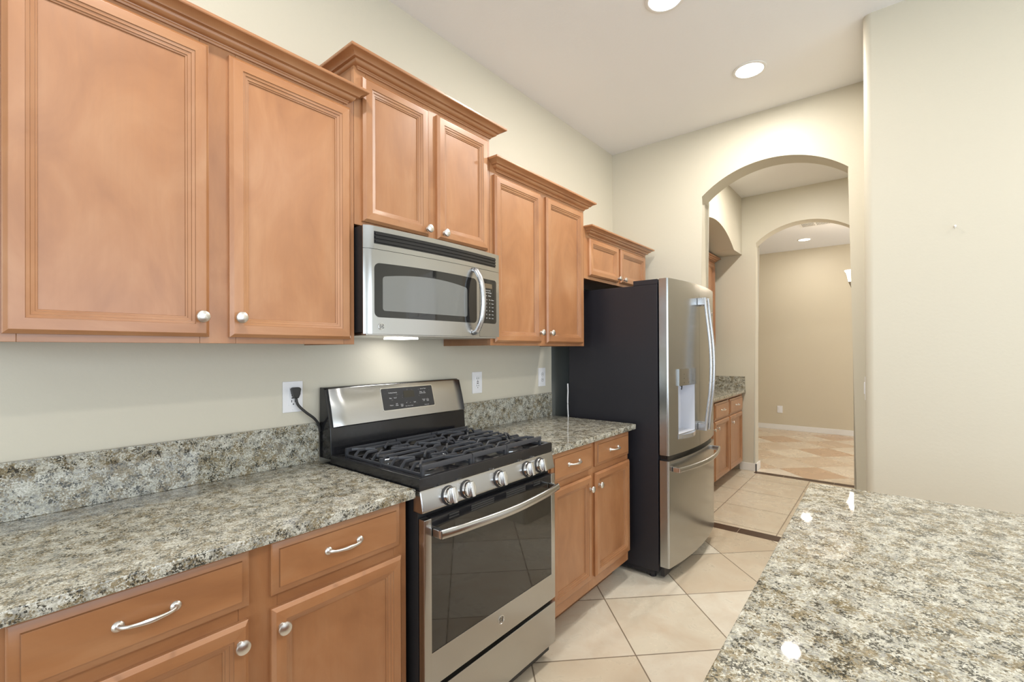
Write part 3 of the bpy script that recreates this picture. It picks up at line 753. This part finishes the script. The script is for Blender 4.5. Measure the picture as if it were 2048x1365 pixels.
bm = B(); curved(bm, 1.513, 1.570, 1.632, 1.652, .0008, .0017, n=6); obj('display', bm, 'amber', kb, label='amber clock display')
# underside: filters and cooktop lamp
bm = B(); dbox(bm, MX0+.01, MX1-.01, .03, .375, MZ0-.006, MZ0+.0055, .002)
us = obj('underside', bm, 'steel', m)
bm = B(); dbox(bm, 1.20, 1.30, .09, .20, MZ0-.0105, MZ0-.0062, .001); obj('lamp_lens', bm, 'led', us)
l = bpy.data.lights.new('cooktop_lamp', 'SPOT'); l.energy = 1.5; l.spot_size = math.radians(130); l.spot_blend = 0.9; l.shadow_soft_size = .03; l.color = (1, .98, .96)
lo = bpy.data.objects.new('cooktop_lamp', l); COL.objects.link(lo); lo.location = (1.35, W-.14, MZ0-.016); lo.rotation_euler = (math.radians(8), 0, 0)

# ================================================================= REFRIGERATOR
FX0, FX1 = 2.632, 3.508; FC = (FX0+FX1)/2
fr = thing('refrigerator', 'french-door stainless refrigerator with charcoal sides and a water dispenser', 'refrigerator', (FC, W-.4, 0))
bm = B(); dbox(bm, FX0, FX1, .128, .736, .052, 1.738, .003)
dbox(bm, FX0+.02, FX1-.02, .20, .70, .02, .0515)
for x in (FX0+.05, FX1-.05):
    for d in (.2, .68): lathe(bm, [(.02, 0), (.02, .03)], (x, W-d, 0), (0, 0, 1), 14)
obj('body', bm, 'fside', fr)
bm = B(); dbox(bm, FX0+.03, FX1-.03, .7362, .760, .02, .075, .002); obj('toe_grille', bm, 'blackm', fr)
for xa, xb, x in ((FX0+.002, FX0+.07, FX0+.035), (FX1-.07, FX1-.002, FX1-.035)):
    bm = B(); dbox(bm, xa, xb, .585, .736, 1.7382, 1.768, .003)
    lathe(bm, [(.014, 0), (.014, .022), (.010, .026), (0, .026)], (x, W-.758, 1.7385), (0, 0, 1), 16); dbox(bm, x-.02, x+.02, .730, .775, 1.7385, 1.752, .002)
    obj('hinge_cover', bm, 'fside', fr)
def ffront(x): 
    u = (x-FC)/((FX1-FX0)/2); return .798+.040*(1-u*u)
def fslab(bm, x0, x1, z0, z1, n=24, edgeL=0, edgeR=0, hole=None, back=.746):
    xs = [x0+(x1-x0)*i/n for i in range(n+1)]
    if edgeL: xs = [x0, x0+.001, x0+.003, x0+.006, x0+.010]+[x for x in xs if x > x0+.014]
    if edgeR: xs = [x for x in xs if x < x1-.014]+[x1-.010, x1-.006, x1-.003, x1-.001, x1]
    if hole:
        for h in hole[:2]: xs = [x for x in xs if abs(x-h) > .005]+[h]
        xs.sort()
    zs = [z0, z1] if not hole else [z0, hole[2], hole[3], z1]
    cols = []
    for x in xs:
        e = 0
        if edgeL and x-x0 < .010: k = 1-(x-x0)/.010; e = .010*(1-math.sqrt(max(0, 1-k*k)))
        if edgeR and x1-x < .010: k = 1-(x1-x)/.010; e = .010*(1-math.sqrt(max(0, 1-k*k)))
        yf = W-ffront(x)+e; yb = W-back
        cols.append(([bm.verts.new((x, yf, z)) for z in zs], bm.verts.new((x, yb, z0)), bm.verts.new((x, yb, z1))))
    for (fa, b0, b1), (fb_, c0, c1) in zip(cols, cols[1:]):
        xm = (fa[0].co.x+fb_[0].co.x)/2
        for k in range(len(zs)-1):
            if hole and hole[0] < xm < hole[1] and k == 1: continue
            bm.faces.new((fa[k], fb_[k], fb_[k+1], fa[k+1]))
        bm.faces.new((fa[0], b0, c0, fb_[0])); bm.faces.new((fa[-1], fb_[-1], c1, b1)); bm.faces.new((b0, b1, c1, c0))
    for (fa, b0, b1) in (cols[0], cols[-1]): bm.faces.new(fa+[b1, b0])
HOLE = (2.744, 2.976, .850, 1.136)
bm = B(); fslab(bm, FX0, FC-.0015, .738, 1.768, edgeL=1, hole=HOLE); dl = obj('left_door', bm, 'steelv', fr, 30)
bm = B(); fslab(bm, FC+.0015, FX1, .738, 1.768, edgeR=1); drr = obj('right_door', bm, 'steelv', fr, 30)
bm = B(); fslab(bm, FX0, FX1, .088, .706, n=40, edgeL=1, edgeR=1); fz = obj('freezer_drawer', bm, 'steelv', fr, 30)
bm = B(); dbox(bm, FX0+.02, FX1-.02, .7365, .785, .7065, .7375); obj('gasket_gap', bm, 'black', fr)
# dispenser cavity
bm = B(); x0, x1, z0, z1 = HOLE; yb = W-.7475-.0
P = lambda x, y, z: bm.verts.new((x, y, z))
fy0, fy1 = W-ffront(x0)-.0003, W-ffront(x1)-.0003; yb = W-.750
a = [P(x0, fy0, z0), P(x1, fy1, z0), P(x1, fy1, z1), P(x0, fy0, z1)]; b = [P(x0+.004, yb, z0+.004), P(x1-.004, yb, z0+.004), P(x1-.004, yb, z1-.004), P(x0+.004, yb, z1-.004)]
for i in range(4): bm.faces.new((a[i], a[(i+1) % 4], b[(i+1) % 4], b[i]))
bm.faces.new(b); dc = obj('dispenser_recess', bm, 'disp', dl, 30, False)
bm = B()
cols = []
for i in range(9):
    x = 2.738+(2.982-2.738)*i/8; cols.append([(x, W-ffront(x)-o, z) for o, z in ((-.002, 1.137), (.010, 1.137), (.010, 1.236), (-.002, 1.236))])
for p, q_ in zip(cols, cols[1:]):
    pv = [bm.verts.new(c_) for c_ in p]; qv = [bm.verts.new(c_) for c_ in q_]
    for k in range(4): bm.faces.new((pv[k], qv[k], qv[(k+1) % 4], pv[(k+1) % 4]))
for c_ in (cols[0], cols[-1]): bm.faces.new([bm.verts.new(v) for v in c_])
bmesh.ops.remove_doubles(bm, verts=bm.verts, dist=1e-5)
bmesh.ops.recalc_face_normals(bm, faces=bm.faces)
for x, z in ((2.80, 1.205), (2.80, 1.180), (2.80, 1.155), (2.86, 1.155), (2.93, 1.160), (2.93, 1.20)): text_into(bm, 'o', .011, face_M(x, W-ffront(x)-.0102, z, yaw=-.05), .0002, 1)
dcp = obj('dispenser_panel', bm, ['steeld', 'dprint'], dl, 30, label='dark steel touch panel above the dispenser')
bm = B(); lathe(bm, [(.007, 0), (.005, .02), (.003, .03)], (2.86, W-.795, 1.1355), (0, 0, -1), 12); obj('nozzle', bm, 'dprint', dcp)
bm = B(); cols = []
for i in range(13):
    u = i/12; x = 2.740+(2.980-2.740)*u; o = .022*math.sin(math.pi*u)+.004; cols.append([(x, W-.775, .838), (x, W-ffront(x)-o, .822), (x, W-ffront(x)-o, .846), (x, W-.775, .849)])
for p, q_ in zip(cols, cols[1:]):
    pv = [bm.verts.new(c_) for c_ in p]; qv = [bm.verts.new(c_) for c_ in q_]
    for k in range(4): bm.faces.new((pv[k], qv[k], qv[(k+1) % 4], pv[(k+1) % 4]))
for c_ in (cols[0], cols[-1]): bm.faces.new([bm.verts.new(v) for v in c_])
bmesh.ops.remove_doubles(bm, verts=bm.verts, dist=1e-5)
obj('drip_tray', bm, 'handle', dl, 30)
l = bpy.data.lights.new('dispenser_lamp', 'POINT'); l.energy = .10; l.color = (.75, .82, 1); l.shadow_soft_size = .01
lo = bpy.data.objects.new('dispenser_lamp', l); COL.objects.link(lo); lo.location = (2.86, W-.79, 1.118)
# handles
for hx, par in ((FC-.030, dl), (FC+.034, drr)):
    y0 = W-ffront(hx); zt, zb = 1.680, .840
    bm = B(); pts = [(hx, y0-.045, zt), (hx, y0-.055, zt-.10), (hx, y0-.074, 1.40), (hx, y0-.080, 1.26), (hx, y0-.074, 1.10), (hx, y0-.055, zb+.10), (hx, y0-.045, zb)]
    sweep(bm, smooth_path(pts, 6), .0095, .0115, up=(0, -1, 0), seg=14)
    h_ = obj('handle', bm, 'handle', par, label='long bowed vertical bar handle')
    for z in (zt-.022, zb+.022):
        bm = B(); box(bm, hx-.011, hx+.011, y0-.050, y0-.0002, z-.024, z+.024, .005); obj('handle_bracket', bm, 'handle', h_)
bm = B(); pts = []
for i in range(17):
    u = i/16; x = 2.672+(3.468-2.672)*u; pts.append((x, W-ffront(x)-.040-.022*math.sin(math.pi*u), .655))
sweep(bm, pts, .0150, .0095, up=(0, 0, 1), seg=14); h_ = obj('handle', bm, 'steelv', fz, label='bowed horizontal bar handle')
for x in (2.682, 3.458):
    bm = B(); box(bm, x-.012, x+.012, W-ffront(x)-.044, W-ffront(x)-.0002, .640, .670, .004); obj('handle_bracket', bm, 'bright', h_)
emblem(drr, face_M(3.44, W-ffront(3.44)-.0004, 1.60, yaw=.12), .013)

# ================================================================= OUTLETS, CORDS
def outlet(label, x0, x1, z0, z1, kind, yw=W):
    xc, zc = (x0+x1)/2, (z0+z1)/2
    t = thing('wall_outlet', label, 'outlet', (xc, yw, zc), 'white wall outlets')
    bm = B(); box(bm, x0, x1, yw-.006, yw-.0003, z0, z1, .0022); pl = obj('cover_plate', bm, 'plate', t)
    bm = B(); box(bm, xc-.017, xc+.017, yw-.0085, yw-.0055, zc-.034, zc+.034, .001)
    for s in (-1, 1): lathe(bm, [(.003, 0), (.0025, .001), (0, .0012)], (xc, yw-.006, zc+s*.049), (0, -1, 0), 12)
    if kind == 'decora':
        for s in (-1, 1):
            for dx in (-.0065, .0065): box(bm, xc+dx-.0012, xc+dx+.0012, yw-.0092, yw-.0084, zc+s*.020-.001, zc+s*.020+.008, 0, 1)
            lathe(bm, [(.0026, 0), (.0026, .0006)], (xc, yw-.0085, zc+s*.020-.008), (0, -1, 0), 12, 1)
        for s in (-1, 1): box(bm, xc-.007, xc+.007, yw-.0090, yw-.0084, zc+s*.0045-.002, zc+s*.0045+.002, 0, 1)
    else:
        for s in (-1, 1):
            sweep(bm, [(xc+.012*math.cos(a), yw-.0086, zc+s*.018+.012*math.sin(a)) for a in [2*math.pi*k/24 for k in range(25)]], .0007, .0007, up=(0, -1, 0), seg=6, mi=1)
            for dx in (-.004, .004): box(bm, xc+dx-.001, xc+dx+.001, yw-.0092, yw-.0084, zc+s*.018-.003, zc+s*.018+.005, 0, 1)
    obj('receptacle', bm, ['plate', 'slot'], t)
    return t
outlet('white outlet with a black plug in it, left of the range', .8075, .885, 1.1175, 1.2365, 'decora')
outlet('white outlet on the wall just right of the range control fascia', 1.8365, 1.914, 1.114, 1.233, 'decora')
outlet('white outlet nearest the refrigerator, above the short worktop', 2.456, 2.533, 1.114, 1.235, 'round')
# power cord with plug
t = thing('power_cord', 'black power cord plugged in the outlet left of the range', 'cord', (.850, W-.0095, 1.20))
bm = B(); xc, zc = .850, 1.196
extrude_poly(bm, [(xc-.018, W-.0095, zc+.012), (xc-.012, W-.0095, zc+.018), (xc+.012, W-.0095, zc+.018), (xc+.018, W-.0095, zc+.012), (xc+.014, W-.0095, zc-.008), (xc+.009, W-.0095, zc-.024), (xc-.007, W-.0095, zc-.024), (xc-.013, W-.0095, zc-.006)], (0, -.020, 0))
bmesh.ops.bevel(bm, geom=list(bm.edges), offset=.003, segments=2, profile=.5, affect='EDGES'); obj('plug', bm, 'rubber', t)
bm = B(); cp_ = smooth_path([(xc, W-.020, zc-.020), (xc+.008, W-.022, zc-.050), (xc+.035, W-.026, zc-.080), (xc+.068, W-.028, zc-.108), (xc+.088, W-.026, zc-.135), (xc+.096, W-.0235, zc-.165)], 8)
sweep(bm, cp_, .0030, .0052, up=(0, -1, 0), seg=10); obj('cable', bm, 'rubber', t)
# white water line by the refrigerator
bm = B(); wp = smooth_path([(2.604, W-.135, 1.13), (2.598, W-.140, 1.08), (2.592, W-.142, 1.02), (2.593, W-.142, .96), (2.600, W-.140, .9145), (2.607, W-.138, .80), (2.609, W-.134, .5), (2.609, W-.13, .0)], 8)
sweep(bm, wp, .0042, seg=10); o = obj('water_line', bm, 'plate'); o['label'] = 'thin white tube rising between the short worktop and the refrigerator'; o['category'] = 'tube'
# small hook on the right wall
bm = B(); yk, zk = -.222, 1.893
lathe(bm, [(.004, 0), (.004, .002), (.0016, .003), (.0016, .018), (.004, .019), (.004, .021), (0, .021)], (XR-.0002, yk, zk), (-1, 0, 0), 12)
sweep(bm, smooth_path([(XR-.016, yk, zk), (XR-.017, yk+.002, zk-.008), (XR-.014, yk+.001, zk-.013)], 5), .0014, seg=8)
o = obj('wall_hook', bm, 'chrome'); o['label'] = 'tiny metal hook on the bare right-hand wall'; o['category'] = 'hook'
# switch on the side face of the right-hand wall block
t = thing('light_switch', 'white light switch on the edge of the right-hand wall, seen edge-on', 'switch', (3.0, .098, 1.15))
bm = B(); box(bm, 2.965, 3.035, .0985, .104, 1.09, 1.21, .002); obj('cover_plate', bm, 'plate', t)
bm = B(); box(bm, 2.985, 3.015, .1042, .109, 1.12, 1.18, .002); obj('rocker', bm, 'plate', t)

# ================================================================= CEILING LIGHTS
def downlight(label, x, y, z, r, mat, power, size=150, col=(1, .95, .88)):
    t = thing('recessed_downlight', label, 'light', (x, y, z), 'recessed ceiling downlights')
    bm = B(); lathe(bm, [(r*1.22, -.0005), (r*1.22, -.004), (r*1.10, -.007), (r, -.005), (r, -.0008)], (x, y, z), (0, 0, 1), 40); obj('trim_ring', bm, 'white', t)
    bm = B(); lathe(bm, [(r*.995, -.0008), (r*.995, -.003), (r*.6, -.0065), (0, -.0075)], (x, y, z), (0, 0, 1), 40); obj('lens', bm, mat, t)
    l = bpy.data.lights.new('downlight_beam', 'AREA'); l.shape = 'DISK'; l.size = .11; l.energy = power*.30; l.color = col
    o = bpy.data.objects.new('downlight_beam', l); COL.objects.link(o); o.location = (x, y, z-.012); return t
downlight('recessed ceiling downlight cut off by the top edge of the photo', 2.105, .80, HC, .073, 'lamp', 64)
downlight('recessed ceiling downlight in front of the arch', 2.955, .627, HC, .073, 'lamp', 64)
downlight('added downlight out of view overhead, for more light from above', .3, .80, HC, .073, 'lamp', 64)  # unseen lamps, this and the next two, added for light from above
downlight('added downlight above the island, unseen, for more light from above', .2, -1.2, HC, .073, 'lamp', 64)
downlight('added downlight above the far end of the island, unseen, for more light from above', 1.8, -1.3, HC, .073, 'lamp', 64)
downlight('recessed hall downlight seen only as the reflection in the island', 4.57, .68, 3.06, .073, 'lamp', 120)
downlight('small recessed downlight in the far room ceiling beyond both arches', 8.10, .99, 2.985, .075, 'lampf', 40)
# ceiling vent in the far room
t = thing('ceiling_vent', 'white slotted air vent in the far room ceiling', 'vent', (7.14, .76, 2.985))
bm = B(); box(bm, 7.02, 7.26, .575, .925, 2.9785, 2.9847, .002); obj('frame', bm, 'white', t)
for j, (a, b) in enumerate(((.60, .74), (.76, .90))):
    bm = B()
    for k in range(9):
        y = a+(b-a)*(k+.5)/9; box(bm, 7.05, 7.23, y-.0035, y+.0035, 2.9765, 2.9783, 0)
    obj('slot_shade', bm, 'vslot', t)  # grey strips carry the shade of the vent slots as colour

# chandelier in the far room, mostly hidden by the arch jamb
cxx, cyy = 6.68, .015
t = thing('chandelier', 'chandelier with lit bell glass shades, mostly hidden behind the arch jamb', 'chandelier', (cxx, cyy, 2.985))
bm = B(); lathe(bm, [(.06, 0), (.055, -.02), (.012, -.035), (.008, -.04)], (cxx, cyy, 2.9845), (0, 0, 1), 24)
lathe(bm, [(.006, -.04), (.006, -.80), (.02, -.82), (.035, -.87), (.02, -.95), (.012, -.98), (0, -1.0)], (cxx, cyy, 2.985), (0, 0, 1), 18); obj('stem', bm, 'chrome', t)
for k in range(5):
    a = math.pi/2+k*2*math.pi/5; dx, dy = math.cos(a), math.sin(a); q = lambda rr, z: (cxx+dx*rr, cyy+dy*rr, z)
    bm = B(); sweep(bm, smooth_path([q(.02, 2.13), q(.12, 2.02), q(.22, 2.0), q(.30, 2.05), q(.335, 2.09)], 6), .006, seg=10)
    lathe(bm, [(.004, 2.06), (.012, 2.08), (.030, 2.125), (.034, 2.135), (0, 2.135)], q(.335, 0), (0, 0, 1), 18)
    ar = obj('arm', bm, 'chrome', t)
    bm = B(); lathe(bm, [(.030, 2.137), (.036, 2.16), (.042, 2.20), (.052, 2.24), (.070, 2.268), (.066, 2.270), (.048, 2.24), (.038, 2.20), (.030, 2.15), (0, 2.145)], q(.335, 0), (0, 0, 1), 24)
    obj('shade', bm, 'shade', ar, label='lit bell glass shade')
    l = bpy.data.lights.new('chandelier_bulb', 'POINT'); l.energy = 7; l.color = (1, .85, .66); l.shadow_soft_size = .04
    o = bpy.data.objects.new('chandelier_bulb', l); COL.objects.link(o); o.location = q(.335, 2.30)
# outlet in the far room end wall
t = thing('wall_outlet', 'white outlet low on the far room end wall', 'outlet', (XE, 1.45, .34), 'white wall outlets')
bm = B(); box(bm, XE-.006, XE-.0003, 1.412, 1.490, .280, .398, .002); obj('cover_plate', bm, 'plate', t)
bm = B(); box(bm, XE-.0085, XE-.0055, 1.434, 1.468, .305, .373, .001); obj('receptacle', bm, 'plate', t)

# ================================================================= BUTLER'S NICHE
YN = HY+.60
base_cab('maple base cabinet in the hall niche, seen just past the refrigerator', 3.872, 5.662, [(4.04, 4.545), (4.580, 5.068), (5.105, 5.625)], [(4.04, 4.545), (4.576, 5.072), (5.100, 5.605)],
         [(4.520, .600), (4.640, .600), (5.165, .597)], [(3.872, 4.06), (4.53, 4.60), (5.055, 5.12), (5.59, 5.662)], yw=YN, depth=YN-1.300, zt=.868, zd=(.105, .665), zdr=(.682, .838))
t = thing('granite_worktop', 'granite worktop with side splash in the hall niche past the refrigerator', 'worktop', (4.77, 1.6, .869), 'granite worktops')
bm = B(); box(bm, 3.865, 5.6785, 1.262, YN-.0005, .869, .899, .004); obj('slab', bm, 'granite', t)
bm = B(); box(bm, 5.655, 5.6788, 1.268, YN-.021, .8992, 1.046, .002); box(bm, 3.865, 5.654, YN-.020, YN-.0005, .8992, 1.046, .002); obj('backsplash', bm, 'granite', t)
upper('maple wall cabinet in the hall niche, only its side edge visible past the refrigerator', 4.60, 5.60, 1.376, 2.395,
      [(4.62, 5.07), (5.11, 5.575)], 1.394, 2.335, [(5.04, 1.447), (5.11, 1.447)], [(4.60, 4.66), (5.03, 5.12), (5.54, 5.60)], (4.60, 5.60, 0.02, 0.02, .325, 2.348), yw=YN)
